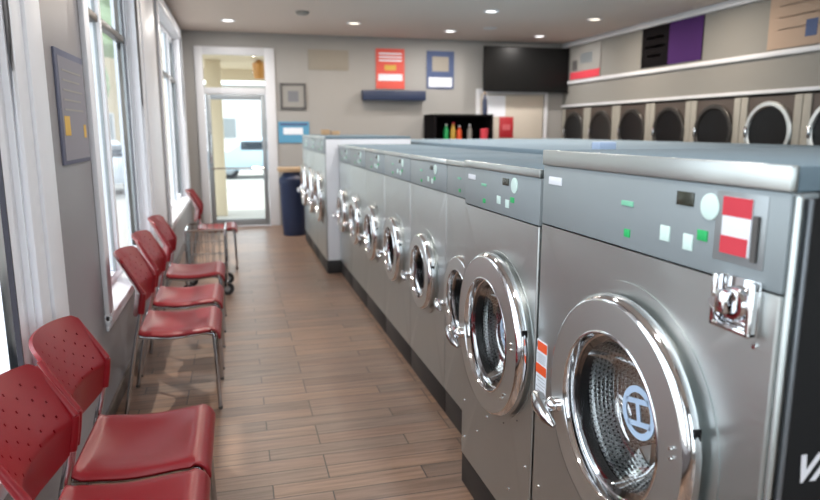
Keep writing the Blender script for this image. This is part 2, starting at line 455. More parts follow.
# plain inner door on the back wall
d = MB(); d.box(3.36, 3.42, YB-.03, YB, 0, 1.86, b=.004); d.box(4.42, 4.48, YB-.03, YB, 0, 1.86, b=.004); d.box(3.42, 4.42, YB-.03, YB, 1.79, 1.86, b=.004)
d2 = struct(d.build('door_2', 'trimw'))
MB().box(3.43, 4.41, YB-.018, YB, .01, 1.785, b=.003).build('door_leaf', mat('warm_white_door', rgb(186, 178, 166), .5), d2)
k = MB().lathe([(0, .028), (-.02, .012), (-.04, .012), (-.05, .026), (-.075, .024), (-.08, 0)], (3.5, YB-.018, .85), 'y', 20).build('door_knob', 'chrome', d2)

# ------------------------------------------------------------------ outside
gr = MB().box(-26, 22, -14, 45, -.14, -.12).build('pavement', 'conc', flat=True); struct(gr)
ss = thing('sunlit_shelter', 'cream porch roof on square post outside the glazed back door', 'porch', (0, 11.2, -.12))
MB().box(-1.2, 1.6, -1.9, 1.6, 2.5, 2.62).build('roof', 'cream', ss)
MB().box(-.42, -.18, -.1, .14, 0, 2.5, b=.01).build('post', 'cream', ss)
MB().box(-1.2, 1.6, 1.6, 1.75, 2.3, 2.62, b=.01).build('fascia', 'cream', ss)
ln = thing('porch_lantern', 'amber glass lantern hung under the porch roof outside', 'lantern', (.42, 11.0, 2.38))
MB().lathe([(-.30, 0), (-.30, .07), (-.26, .09), (-.06, .11), (-.02, .05), (0, .02), (0, 0)], n=12).build('shade', mat('amber_glass', rgb(200, 140, 70), .3), ln)
def building(loc, dims, m, label, n):
    t = thing('building', label, 'building', loc)
    MB().box(0, dims[0], 0, dims[1], 0, dims[2]).build('wall', m, t)
    MB().box(-.2, dims[0]+.2, -.2, dims[1]+.2, dims[2], dims[2]+.25).build('roof', 'greyp', t)
    for i in range(n):
        x = dims[0]*(i+.5)/n
        q = MB().box(x-.5, x+.5, -.03, .02, .9, 2.1).build('window', 'white', t)
        MB().box(x-.44, x+.44, -.05, -.03, .96, 2.04).build('pane', 'alu', q)
building((-14, 30, -.12), (11.5, 6, 7.5), 'cream', 'long cream building added across the lot to block sky in left windows', 6)  # added, placed and sized to block bright sky beyond the left windows
building((-1.5, 38, -.12), (9, 5, 3.6), 'white', 'low white building far beyond the glazed back door', 4)
def tree(loc, h, label):
    t = thing('tree', label, 'tree', loc)
    MB().tube([(0,0,0), (.05,.02,h*.3), (-.03,0,h*.6)], [.14,.1,.06], sub=3).build('trunk', 'bark', t)
    m = MB()
    for k in range(16):
        a = random.uniform(0, 6.28); rr = random.uniform(0, h*.22)
        m.sphere((rr*math.cos(a), rr*math.sin(a), h*random.uniform(.45, .92)), h*random.uniform(.1, .17), (1,1,.8), 2, .16)
    m.build('foliage', 'leaf', t, flat=True)
tree((-3.6, 19, -.12), 6.5, 'pale green tree nearest beyond the middle window')
tree((-7.5, 16, -.12), 4.2, 'small green tree outside the nearest left window')
tree((-5.4, 27, -.12), 6.0, 'taller green tree further across the parking lot')
def car(loc, rz, label, body):
    t = thing('car', label, 'car', loc, rz)
    m = MB()
    prof = [(-2.0,.25),(-2.05,.62),(-1.9,.75),(-1.35,.8),(-.8,1.18),(.7,1.2),(1.25,.85),(1.95,.72),(2.05,.5),(2.0,.25)]
    secs = []
    for y in (-.78, -.7, .7, .78):
        k = .94 if abs(y) > .75 else 1
        secs.append([m.bm.verts.new((x*k, y, z*(k if z > .8 else 1))) for x, z in prof])
    for A, B in zip(secs, secs[1:]):
        for i in range(len(prof)): m.bm.faces.new((A[i], A[(i+1) % 10], B[(i+1) % 10], B[i]))
    m.bm.faces.new(secs[0]); m.bm.faces.new(secs[-1][::-1])
    m.build('body', body, t, bev=.02)
    for s in (-1, 1): MB().box(-.95, .95, s*.75-.012+.02*s, s*.75+.012+.02*s, .82, 1.08, b=.01).build('side_window', 'cargl', t)
    for x in (-1.3, 1.3):
        for s in (-1, 1):
            q = MB().cyl((x, s*.68-.08, .3), .3, .16, 'y', 20).build('wheel', 'wheel', t)
            MB().cyl((x, s*.68+s*.085-.005, .3), .17, .01, 'y', 14).build('hub', 'alu', q)
car((-3.4, 15.0, -.12), 1.2, 'silver parked car outside the left windows', 'carw')
car((1.0, 20.5, -.12), .1, 'blue parked car beyond the back door', mat('light_blue_car', rgb(176, 198, 212), .4))

# ------------------------------------------------------------------ washing machines
def front_plate(b, y0, y1, z0, z1, cy, cz, r, x=0, n=64):
    angs = [2*PI*k/n for k in range(n)]
    for yy, zz in ((y0,z0),(y0,z1),(y1,z0),(y1,z1)): angs.append(math.atan2(zz-cz, yy-cy) % (2*PI))
    angs = sorted(set(round(a, 6) for a in angs))
    I, O = [], []
    for a in angs:
        c, s = math.cos(a), math.sin(a); ts = []
        if c > 1e-9: ts.append((y1-cy)/c)
        if c < -1e-9: ts.append((y0-cy)/c)
        if s > 1e-9: ts.append((z1-cz)/s)
        if s < -1e-9: ts.append((z0-cz)/s)
        t = min(ts)
        I.append(b.bm.verts.new((x, cy+r*c, cz+r*s))); O.append(b.bm.verts.new((x, cy+t*c, cz+t*s)))
    m = len(angs)
    for k in range(m): b.bm.faces.new((I[k], I[(k+1)%m], O[(k+1)%m], O[k]))

def uv_cyl(o, r, mode):
    me = o.data; uvl = me.uv_layers.new(name='UVMap')
    for poly in me.polygons:
        nx = abs(poly.normal.x)
        angs = []
        for li in poly.loop_indices:
            co = me.vertices[me.loops[li].vertex_index].co/K
            if nx > .7: uvl.data[li].uv = (co.y, co.z)
            else: angs.append((li, math.atan2(co.z, co.y), co.x))
        if angs:
            mxa = max(a for _, a, _ in angs)
            for li, a, x in angs:
                if mxa-a > PI: a += 2*PI
                uvl.data[li].uv = (a*r, x)

def logo_mesh(name, R, rot, parent, loc):
    b = MB(); n = 40; th = .0008
    ro, ri = R, R*.75
    def ringpt(r, k, x): a = 2*PI*k/n; return (x, r*math.cos(a), r*math.sin(a))
    b.lathe([(0, ri), (0, ro), (-th, ro), (-th, ri)], axis='x', n=n, closed=True)
    w_ = R*.20; off = R*.42
    hw = math.sqrt(ri*ri-off*off)+R*.06
    b.box(-th, 0, -hw, hw, off-w_/2, off+w_/2); b.box(-th, 0, -hw, hw, -off-w_/2, -off+w_/2)
    b.box(-th, 0, -w_*.55, w_*.55, -off+w_/2, off-w_/2)
    o = b.build(name, 'logo', parent, loc=loc); o.rotation_euler = (rot, 0, 0)
    return o

def washer(label, X, yc, w_, top, ph, r, cz, group, det=2, depth=.78, logo_rot=0., lid=.035, kick=.12, proud=0., cy=0.):
    t = thing('washing_machine', label, 'washing machine', (X, yc, 0), 0, group)
    hw = w_/2-.002; pb = top-ph; ro = r*.66
    b = MB(); fb = .005
    front_plate(b, -hw+fb, hw-fb, kick, pb, cy, cz, r*.80, n=64)
    for s in (-1, 1):                                  # rounded front corners and sides
        pts = [(fb-fb*math.cos(a), s*(hw-fb+fb*math.sin(a))) for a in [i*PI/2/5 for i in range(6)]]
        pts += [(depth, s*hw)]
        V = [(b.bm.verts.new((x, y, kick)), b.bm.verts.new((x, y, pb))) for x, y in pts]
        for A, B in zip(V, V[1:]): b.bm.faces.new((A[0], B[0], B[1], A[1]))
    b.box(depth-.005, depth, -hw, hw, kick, pb)
    b.box(fb, depth, -hw, hw, kick, kick+.004)
    b.build('body', 'steel', t)
    MB().box(.004, depth-.02, -hw, hw, 0, kick, b=.001).build('plinth', 'kick', t)
    # control panel
    cp = MB().box(-proud, .05, -hw, hw, pb+.002, top, b=.004).build('control_panel', 'panel', t)
    MB().box(.05, depth, -hw, hw, pb+.002, top).build('rear_housing', 'zinc', t)
    lidm = MB().box(-proud-.004, .010, -hw, hw, top+.001, top+lid, b=.003).build('top_trim', 'steel', t)
    MB().box(.0101, depth, -hw, hw, top+.001, top+lid, b=.003).build('top_cover', 'topgrey', t)
    xp = -proud
    def pl(name, m, y0, y1, z0, z1, d_=.002, par=cp): return MB().box(xp-d_, xp+.001, y0, y1, z0, z1, b=min(.0008, d_/3)).build(name, m, par)
    def pc(name, m, y, z, rr, d_=.003): return MB().lathe([(0,0),(0,rr),(-d_*.7,rr),(-d_,rr*.85),(-d_,0)], (xp,y,z), 'x', 24).build(name, m, cp)
    # y runs away from the camera, so "right in the photo" is -y
    e = -hw
    zt = top
    s_ = ph/.15
    pl('display', 'lcd', e+.200, e+.245, zt-.042*s_, zt-.018*s_)
    pc('dial', 'pale', e+.160, zt-.037*s_, .022)
    pl('button', 'pale', e+.195, e+.220, zt-.118*s_, zt-.090*s_); pl('button', 'pale', e+.257, e+.285, zt-.112*s_, zt-.084*s_)
    pl('button', 'green', e+.160, e+.185, zt-.096*s_, zt-.078*s_)
    pl('indicator', 'mint', e+.375, e+.415, zt-.062*s_, zt-.052*s_); pl('indicator', 'green', e+.380, e+.400, zt-.124*s_, zt-.108*s_)
    if det >= 2: pl('maker_plate', 'paper', hw-.10, hw-.035, zt-.045*s_, zt-.026*s_)
    if det >= 2 and w_ > .7:
        pl('label_frame', 'alu', e+.038, e+.145, zt-.120*s_, zt-.008*s_, .0012)
        lb = pl('price_label', 'paper', e+.066, e+.128, zt-.106*s_, zt-.016*s_, .003)
        MB().box(xp-.0036, xp-.003, e+.066, e+.128, zt-.046*s_, zt-.016*s_).build('red_band', 'red', lb)
        MB().box(xp-.0036, xp-.003, e+.070, e+.128, zt-.106*s_, zt-.078*s_).build('red_band', 'red', lb)
        MB().box(xp-.006, xp-.002, e+.050, e+.060, zt-.110*s_, zt-.040*s_).build('slot', 'darkframe', lb)
    # door
    dr = MB()
    pr = [(.004, r*.93), (-.014, r*.93), (-.014, r*.99), (-.022, r), (-.034, r*.99), (-.042, r*.965), (-.044, r*.945),
          (-.046, r*.70), (-.040, r*.69), (-.024, r*.685), (-.020, r*.675), (.012, r*.68), (.004, r*.93)]
    dr.lathe(pr, (0, cy, cz), 'x', 72)
    door = dr.build('door', 'ring', t, ang=9)
    sf = min(1.10, (hw-abs(cy)-.002)/r)
    MB().lathe([(.001, r*sf), (-.003, r*sf), (-.003, r*.9)], (0, cy, cz), 'x', 64).build('door_surround', 'steel', t)
    if det >= 1:
        MB().lathe([(-.0463, r*.705), (-.048, r*.695), (-.048, r*.685), (-.044, r*.676), (-.024, r*.668), (-.022, r*.655)], (0, cy, cz), 'x', 64).build('inner_bezel', 'chrome', door)
        MB().lathe([(-.0145, r*.996), (-.022, r*1.008), (-.034, r*.998), (-.043, r*.965), (-.0445, r*.95)], (0, cy, cz), 'x', 64).build('outer_bezel', 'chrome', door)
    MB().lathe([(-.022, r*.66), (-.018, r*.60), (.010, r*.54), (.024, r*.47), (.031, r*.40), (.034, r*.32), (.034, 0)], (0, cy, cz), 'x', 48).build('door_glass', 'bowl', door)
    MB().lathe([(-.021, r*.69), (-.021, r*.668), (.0, r*.662), (.010, r*.645), (.014, r*.65), (.016, r*.76)], (0, cy, cz), 'x', 48).build('gasket', 'black', t)
    o = MB().lathe([(.012, r*.65), (.018, r*.655), (.026, r*.70), (.04, r*.72), (.46, r*.72), (.48, r*.68), (.48, r*.3), (.47, r*.2), (.47, 0)], n=64, axis='x').build('drum', 'drum', t, loc=(0, cy, cz))
    uv_cyl(o, r*.72, 0)
    bf = MB()
    for k in range(3):
        a = 1.05+k*2*PI/3; c, s = math.cos(a), math.sin(a)
        R0 = r*.72
        q = [(.12, R0*.99*math.cos(a+da), R0*.99*math.sin(a+da)) for da in (-.13, .13)]
        tip = (.12, R0*.74*c, R0*.74*s)
        A = [bf.bm.verts.new(Vector(p)) for p in (q[0], tip, q[1])]; B = [bf.bm.verts.new(Vector(p)+Vector((.34,0,0))) for p in (q[0], tip, q[1])]
        for i in range(3): bf.bm.faces.new((A[i], A[(i+1)%3], B[(i+1)%3], B[i]))
        bf.bm.faces.new(A); bf.bm.faces.new(B[::-1])
    bf.build('drum_lifter', 'ring', o)
    if det >= 1:
        logo_mesh('emblem', .056*r/.25, logo_rot, door, (.033, cy, cz))
        # lever handle at the far side of the door
        hz = cz-.075*r/.25; hy = cy+r*.93; k_ = r/.25
        hd = MB()
        hd.tube([(-.02, hy-.045*k_, hz+.020*k_), (-.052, hy-.030*k_, hz+.018*k_)], [.020*k_, .018*k_], 16)
        hd.sphere((-.054, hy-.03*k_, hz+.017*k_), .019*k_, (1,1,1), 3)
        hd.build('hinge_boss', 'chrome', door)
        hp = MB(); P = [(-.062, hy+.034*k_, hz+.022*k_), (-.068, hy+.026*k_, hz+.016*k_), (-.075, hy-.004*k_, hz+.004*k_), (-.077, hy-.040*k_, hz-.008*k_), (-.072, hy-.070*k_, hz-.018*k_)]
        hp.tube(P, [.009*k_, .018*k_, .021*k_, .016*k_, .006*k_], 16, sub=4)
        for v in hp.bm.verts: v.co.x = -.062+(v.co.x+.062)*.9
        hp.build('handle', 'legchrome', door)
        # hinge slot and screws on the near side
        MB().box(-.030, -.014, cy-r*.968, cy-r*.950, cz+.048*k_, cz+.082*k_, b=.002).build('hinge', 'black', door)
    if det >= 2:
        for zz in (.035, .018, -.13, -.147):
            yy = cy-math.sqrt(max(0, (r*.84)**2-zz*zz))
            MB().lathe([(-.046,0),(-.046,.0045),(-.049,.0035),(-.0495,0)], (0, yy, cz+zz), 'x', 10).build('screw', 'chrome', door)
        for (yy, zz) in ((hw*.9, .19), (-hw*.5, .21), (hw*.45, .27), (-hw*.9, .20), (hw*.9, .33), (hw*.15, .36), (-hw*.88, .34)):
            if (yy-cy)**2+(zz-cz)**2 < (r*1.18)**2: continue
            MB().lathe([(0,0),(0,.0045),(-.003,.0035),(-.0035,0)], (0, yy, zz), 'x', 10).build('screw', 'chrome', t)
        for a in (3.6, 3.9, 4.25, 4.6, 5.0, 5.4):
            MB().lathe([(0,0),(0,.003),(-.002,.002),(-.0025,0)], (-.005, cy-math.cos(a)*r*1.09, cz+math.sin(a)*r*1.09), 'x', 8).build('screw', 'darkframe', t)
    if det >= 1:                                        # warning sticker next to the handle
        y1 = hw-.002; y0 = y1-.058; z1 = cz+.035*r/.25; z0 = z1-.18*r/.25
        st = MB().box(-.0012, 0, y0, y1, z0, z1).build('warning_sticker', 'paper', t)
        hh = z1-z0
        MB().box(-.002, -.001, y0, y1-.007, z1-hh*.155, z1-.003).build('orange_band', 'orange', st)
        MB().box(-.002, -.001, y1-.006, y1-.001, z1-hh*.12, z1-.006).build('warning_mark', 'ink', st)
        MB().box(-.002, -.001, y0, y1, z1-hh*.5, z1-hh*.36).build('orange_band', 'orange', st)
        if det >= 2:
            lines = MB()
            for i in range(5): lines.box(-.0019, -.001, y0+.005, y1-.005-.006*(i % 2), z1-hh*(.2+.03*i)-.001, z1-hh*(.2+.03*i))
            lines.build('small_print', 'ink', st); lines = MB()
            for i in range(8): lines.box(-.0019, -.001, y0+.005, y1-.004-.007*(i % 3), z1-hh*(.55+.05*i)-.001, z1-hh*(.55+.05*i))
            lines.build('small_print', 'ink', st)
    return t

big = washer('nearest and widest steel washing machine, black wrapped side and chrome coin box', .75, 1.1275, .775, 1.193, .150, .252, .702, 'front-loading washers of the aisle row', 2, .80, -.24, .038, cy=-.024)
# coin box of the nearest machine
cb = MB(); y0, y1, z0, z1 = -.352, -.266, .970, 1.056
cb.box(-.006, .0, y0, y1, z0, z1, b=.002)
cb.box(-.020, -.006, y0, y0+.010, z0, z1, b=.003); cb.box(-.020, -.006, y1-.010, y1, z0, z1, b=.003); cb.box(-.020, -.006, y0, y1, z0, z0+.010, b=.003)
cbo = cb.build('coin_box', 'chrome', big)
MB().lathe([(-.006,.027),(-.020,.027),(-.026,.024),(-.026,.018),(-.010,.018),(-.010,0)], (0, (y0+y1)/2-.008, (z0+z1)/2+.004), 'x', 28).build('lock_ring', 'chrome', cbo)
MB().box(-.040, -.012, y0+.032, y0+.056, z0+.030, z0+.068, b=.006).build('coin_slide', 'chrome', cbo)
MB().lathe([(-.006,.013),(-.032,.013),(-.036,.008),(-.036,0)], (0, y1-.024, z0+.045), 'x', 20).build('lock', 'chrome', cbo)
MB().lathe([(0,0),(0,.005),(-.003,.004),(-.0035,0)], (0, y0+.006, z0-.014), 'x', 12).build('screw', 'chrome', big)
# wrapped near side of the same machine
sy = -.775/2+.002
sp_ = MB()
sp_.box(.035, .80, sy-.006, sy, .02, 1.185, b=.002)
side = sp_.build('side_panel', 'sideblk', big)
MB().box(.004, .013, sy-.010, sy, .02, 1.19, b=.003).build('corner_post', 'steel', big)
MB().box(.024, .034, sy-.008, sy, .02, 1.185, b=.002).build('edge_strip', 'zinc', big)
text('lettering', 'VA', .062, 'lettr', side, (.090, sy-.0065, .766), (PI/2, 0, 0), .35, .0005, .0022)
MB().lathe([(0, .085), (0, .100), (-.0008, .100), (-.0008, .085)], (.185, sy-.006, .985), 'y', 48, closed=True).build('emblem', 'lettr', side)

washer('narrower steel washing machine directly behind the nearest one, door filling its width', .75, 1.8125, .575, 1.158, .126, .248, .668, 'front-loading washers of the aisle row', 2, .80, -.95, .022, cy=-.030)
sm = [('small steel washer set back just behind the two large near machines', 2.3875, .565),
      ('second set-back small steel washer, the nearest small one with its whole round door showing', 2.975, .605),
      ('third set-back small steel washer along the dark plinth', 3.59, .62),
      ('fourth set-back small steel washer, halfway down the recessed run', 4.21, .62),
      ('fifth set-back small steel washer, one before the end of the recessed run', 4.83, .62),
      ('last set-back small steel washer, against the pale protruding machine', 5.44, .60)]
for i, (lb, yc, ww) in enumerate(sm):
    washer(lb, .87, yc, ww, 1.135, .125, .185, .605, 'front-loading washers of the aisle row', 1, .66, .5*i, .02)
fb = [('first far large washer, its pale side sticking out past the recessed run', 6.09, .66, 1.20),
      ('second far large washer near the end of the row', 6.76, .66, 1.20),
      ('farthest washer at the row end, beside the navy bin', 7.40, .60, 1.20)]
for i, (lb, yc, ww, tp) in enumerate(fb):
    t = washer(lb, .75, yc, ww, tp, .13, .235, .67, 'front-loading washers of the aisle row', 1, .78, .7*i, .025)
    if i == 0:
        MB().box(.012, .78, -ww/2-.004, -ww/2+.001, .12, tp, b=.001).build('side_panel', 'white', t)

# bulkhead counter behind the washers
bk = thing('counter', 'long pale blue counter running behind the row of washers', 'counter', (1.62, .8, 0))
MB().box(0, 2.3, 0, 6.6, 1.13, 1.175, b=.006).build('countertop', 'blue', bk)
MB().box(.06, 2.24, .06, 6.54, 0, 1.13).build('cabinet', 'white', bk)
o = MB().box(-.05, .05, -.04, .04, 0, .045, b=.006).build('tissue_box', mat('pale_blue_card', rgb(170, 190, 220), .6), loc=(1.85, 3.05, 1.175))
tag(o, 'small pale blue box on the blue counter', 'box')
o = thing('knob_cap', 'small dark plastic cap on the blue counter behind nearest washer', 'cap', (1.84, 2.28, 1.175))
MB().lathe([(0,0),(0,.03),(.012,.03),(.02,.018),(.028,.018),(.03,0)], n=20).build('cap', 'black', o)
for i, (xx, yy, hh, lb) in enumerate(((.98, 7.42, .06, 'small brown carton on the farthest washer, left of two'), (1.09, 7.40, .045, 'lower brown carton on the farthest washer, right of two'))):
    tag(MB().box(-.045, .045, -.05, .05, 0, hh, b=.002).build('carton', 'tan', loc=(xx, yy, 1.225)), lb, 'box', 'brown cartons on the farthest washer')

# ------------------------------------------------------------------ tumble dryers along the right wall
DW = .72
def dryer(label, yc, ring='ring'):
    t = thing('tumble_dryer', label, 'dryer', (XR+.002, yc, 0), 0, 'stacked dryers along the right wall')
    hw = DW/2-.004
    b = MB()
    front_plate(b, -hw, hw, .70, 1.585, 0, 1.26, .20, n=48); front_plate(b, -hw, hw, .06, .70, 0, .42, .20, n=48)
    b.box(.03, .70, -hw, hw, 1.575, 1.585); b.box(.0, .70, -hw, -hw+.004, .06, 1.585); b.box(.0, .70, hw-.004, hw, .06, 1.585); b.box(.0, .70, -hw, hw, .06, .064)
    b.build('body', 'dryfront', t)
    for s in (-1, 1): MB().box(-.012, .0, s*(hw-.042)-.042, s*(hw-.042)+.042, .06, 1.585, b=.002).build('side_trim', 'dryer', t)
    MB().box(.03, .70, -hw, hw, 0, .06).build('plinth', 'kick', t)
    for cz in (1.26, .42):
        d_ = MB().lathe([(0,.275),(-.022,.278),(-.030,.27),(-.030,.240),(-.020,.228),(.01,.222),(.01,.20)], (0,0,cz), 'x', 48).build('door', ring, t)
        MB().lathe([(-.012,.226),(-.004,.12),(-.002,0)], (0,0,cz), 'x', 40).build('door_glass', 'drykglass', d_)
        MB().box(-.05, -.03, .225, .258, cz-.05, cz+.05, b=.008).build('handle', 'chrome', d_)
        MB().lathe([(.012,.20),(.012,.25),(.55,.25),(.56,0)], (0,0,cz), 'x', 40).build('drum', mat('dark_drum', rgb(34, 32, 31), .6) if 'dark_drum' not in bpy.data.materials else bpy.data.materials['dark_drum'], t)
    MB().box(-.004, .0, -hw+.10, hw-.10, .775, .86, b=.001).build('control_panel', 'panel', t)
    for k in range(3): MB().box(-.007, -.004, -.1+.08*k, -.06+.08*k, .80, .835).build('button', 'pale', t)
    return t
names = ['nearest dryer by the right edge of the photo', 'dryer with most of its round door showing, under the pale pink poster', 'dryer under the gap right of the purple poster',
         'dryer under the purple half of the poster', 'dryer under the black half of the poster', 'dryer second from the far end of the right wall', 'farthest dryer in the corner under the red banded poster']
proto = dryer(names[0], 4.30)
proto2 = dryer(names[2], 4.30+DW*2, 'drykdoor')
XD = XR+.002
ys = [4.30+DW*i for i in range(7)]
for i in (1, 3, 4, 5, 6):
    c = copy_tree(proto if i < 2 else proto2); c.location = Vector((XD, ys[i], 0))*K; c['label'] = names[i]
# soffit over the dryers
struct(MB().box(XR, XO, YF, YB, 1.605, ZC).build('wall_soffit', 'rwall', flat=True))
struct(MB().box(XR-.025, XR, 3.35, YB, 1.607, 1.64, b=.005).build('trim_5', 'trimw'))

# posters on the right wall, in the wall's own frame: origin at the poster's centre
def rposter(name, label, y0, y1, z0, z1, m):
    t = thing(name, label, 'poster', (XR, (y0+y1)/2, (z0+z1)/2))
    hy, hz = (y1-y0)/2, (z1-z0)/2
    MB().box(-.013, -.001, -hy, hy, -hz, hz, b=.002).build('board', m, t)
    return t, hy, hz
def blk(name, m, t, y0, y1, z0, z1, x=-.014): return MB().box(x, -.0119, y0, y1, z0, z1).build(name, m, t)
t, hy, hz = rposter('poster', 'white poster with a red bottom band beside the television', 7.98, 8.78, 1.99, 2.43, 'greyp')
blk('red_band', 'red', t, -hy, hy, -hz, -hz+.10); blk('picture', 'alu', t, -.2, .12, -.02, .12); blk('dark_figure', 'darkframe', t, .2, .34, -.1, .04)
t, hy, hz = rposter('poster', 'black and purple two-part poster high on the right wall', 6.0, 7.06, 2.0, 2.46, 'bposter')
blk('purple_half', 'purple', t, -hy, .02, -hz, hz)
for i, (a, b_) in enumerate(((.12, .44), (.10, .46), (.16, .40))): blk('text_line', 'greyp', t, a, b_, .08-.1*i, .11-.1*i, -.013)
t, hy, hz = rposter('poster', 'large pale pink poster with fine lines at the photo edge', 3.9, 5.12, 1.99, 2.47, 'pinkp')
for i in range(3): blk('line', 'greyp', t, -.4, .5, .12-.1*i, .128-.1*i, -.013)
blk('dark_square', 'blueprint', t, .08, .2, -.17, -.03)

# ------------------------------------------------------------------ back wall things
def bposter(name, cat, label, x0, x1, z0, z1, m, fm=None):
    t = thing(name, label, cat, ((x0+x1)/2, YB, (z0+z1)/2)); hx, hz = (x1-x0)/2, (z1-z0)/2
    if fm:
        f = MB()
        for a in ((-hx, -hx+.03, -hz, hz), (hx-.03, hx, -hz, hz), (-hx+.02, hx-.02, -hz, -hz+.03), (-hx+.02, hx-.02, hz-.03, hz)): f.box(a[0], a[1], -.025, 0, a[2], a[3])
        f.build('frame', fm, t)
    MB().box(-hx+.01, hx-.01, -.014, 0, -hz+.01, hz-.01).build('board', m, t)
    return t, hx, hz
def bb(name, m, t, x0, x1, z0, z1): return MB().box(x0, x1, -.017, -.0139, z0, z1).build(name, m, t)
t, hx, hz = bposter('poster', 'poster', 'red poster with white lettering above the dark wall shelf', 1.89, 2.31, 1.83, 2.38, mat('red_poster', rgb(212, 84, 72), .6))
bb('white_band', 'paper', t, -.17, .17, -.16, -.07); bb('yellow_mark', 'yellow', t, -.08, .08, -.02, .05)
for i in range(3): bb('text_line', 'paper', t, -.16, .16, .10+.045*i, .12+.045*i)
t, hx, hz = bposter('poster', 'poster', 'blue poster with a pale photo panel, left of the television', 2.61, 3.03, 1.84, 2.37, 'blueprint')
bb('picture', 'vent', t, -.12, .12, -.02, .18); bb('white_band', 'paper', t, -.17, .17, -.23, -.10)
t, hx, hz = bposter('picture', 'picture', 'small dark framed grey picture right of the back door', .60, .94, 1.55, 1.89, 'greyp', 'darkframe')
bb('drawing', 'ink', t, -.07, .07, -.07, .07)
t, hx, hz = bposter('sign', 'sign', 'sky blue sign with a pale middle below the grey picture', .55, .98, 1.10, 1.40, 'sky')
bb('pale_patch', 'paper', t, -.14, .12, -.03, .06); bb('dark_band', 'blueprint', t, -.18, .18, .09, .12)
t = thing('vent_grille', 'beige two-panel air grille high on the back wall', 'vent', (1.25, YB, 2.2))
MB().box(-.27, .27, -.012, 0, -.13, .13, b=.003).build('frame', 'vent', t)
for s in (-1, 1):
    m = MB()
    for k in range(9): m.box(s*.13-.11, s*.13+.11, -.022, -.012, -.105+.024*k, -.093+.024*k)
    m.build('louvre_panel', 'vent', t)
t = thing('wall_shelf', 'dark navy floating shelf under the red poster', 'shelf', (2.13, YB, 1.68))
MB().box(-.44, .44, -.16, 0, 0, .13, b=.004).build('board', 'navy', t)
t = thing('television', 'large black television hung high in the back corner', 'television', (4.055, YB-.165, 2.125))
MB().box(-.655, .655, -.02, .02, -.31, .31, b=.008).build('casing', 'black', t)
MB().box(-.64, .64, -.022, -.019, -.29, .295).build('screen', 'screen', t)
MB().box(-.1, .1, .02, .16, -.1, .1).build('bracket', 'darkframe', t)
tag(MB().box(-.17, .17, -.004, 0, -.15, .15).build('notice', 'paper', loc=(3.64, YB-.018, 1.62)), 'white paper notice on the inner door below the television', 'notice')
t = thing('sign', 'small red sign on the inner door under the white notice', 'sign', (3.83, YB-.018, 1.32))
MB().box(-.11, .11, -.008, 0, -.15, .15, b=.002).build('board', mat('dark_red_sign', rgb(166, 34, 44), .5), t)
MB().box(-.06, .06, -.010, -.008, -.04, .04).build('symbol', mat('faded_red', rgb(190, 90, 96), .5), t)
# dark cabinet with bottles
t = thing('display_cabinet', 'black open-front cabinet standing at the back wall', 'cabinet', (3.0, YB-.33, 0))
m = MB(); m.box(-.42, .42, -.2, .3, 0, 1.14, b=.005); m.box(-.42, .42, .28, .3, 1.14, 1.46); m.box(-.42, -.39, -.2, .28, 1.14, 1.46); m.box(.39, .42, -.2, .28, 1.14, 1.46); m.box(-.42, .42, -.2, .3, 1.46, 1.49)
m.build('carcass', 'bposter', t)
def bottle(x, y, z, h, m, cap, label):
    o = thing('bottle', label, 'bottle', (x, y, z), group='bottles around the black cabinet')
    MB().lathe([(0,0),(0,.035),(h*.6,.035),(h*.75,.022),(h*.85,.013),(h*.9,.013),(h*.9,0)], n=16).build('bottle_body', m, o)
    MB().cyl((0,0,h*.9), .015, h*.1, 'z', 12).build('cap', cap, o)
bottle(2.78, YB-.42, 1.14, .22, 'green', 'paper', 'green bottle in the black cabinet')
bottle(2.88, YB-.42, 1.14, .24, 'yellow', 'red', 'yellow bottle in the black cabinet')
bottle(2.97, YB-.42, 1.14, .20, 'orange', 'paper', 'orange bottle in the black cabinet')
bottle(3.12, YB-.42, 1.14, .22, 'greyp', 'paper', 'grey bottle in the black cabinet')
bottle(3.32, YB-.46, 1.49, .30, 'navy', 'tan', 'tall dark bottle on top of the black cabinet')
o = tag(MB().lathe([(0,0),(0,.05),(.15,.06),(.16,.05),(.16,0)], n=20).build('tub', 'red', loc=(3.32, YB-.46, 1.14)), 'red tub at the right end inside the black cabinet', 'tub')
# navy bin
t = thing('rubbish_bin', 'tall navy plastic bin with a tan board lid by the back door', 'bin', (.66, 8.10, 0))
MB().lathe([(0,0),(0,.135),(.02,.14),(.30,.155),(.62,.165),(.64,.175),(.68,.175),(.68,.155),(.05,.13),(.05,0)], n=36).build('barrel', 'navy', t)
MB().lathe([(.68,.0),(.68,.17),(.70,.175),(.77,.11),(.78,.10),(.78,0)], n=36).build('dome_lid', 'navy', t)
t2 = tag(MB().box(-.18, .20, -.14, .14, 0, .05, b=.004).build('board', 'tan', loc=(.66, 8.10, .78)), 'flat tan board lying on the navy bin', 'board')

# notice board on the left wall
t = thing('notice_board', 'blue edged white notice with a yellow square on the left wall', 'notice', (XL, 2.79, 1.36))
MB().box(0, .008, -.22, .22, -.205, .205, b=.002).build('backing', mat('slate_blue', rgb(98, 102, 122), .8), t)
q = MB().box(.008, .0095, -.19, .21, -.19, .18).build('sheet', mat('grey_paper', rgb(132, 131, 140), .8), t)
MB().box(.0095, .0105, -.17, -.09, -.10, -.03).build('yellow_square', 'yellow', q)
MB().box(.0095, .0105, .13, .17, -.11, -.06).build('yellow_square', 'yellow', q)
m = MB()
for i in range(5): m.box(.0095, .0102, -.15, .15-.03*(i % 2), .13-.035*i, .137-.035*i)
m.build('print', 'greyp', q)

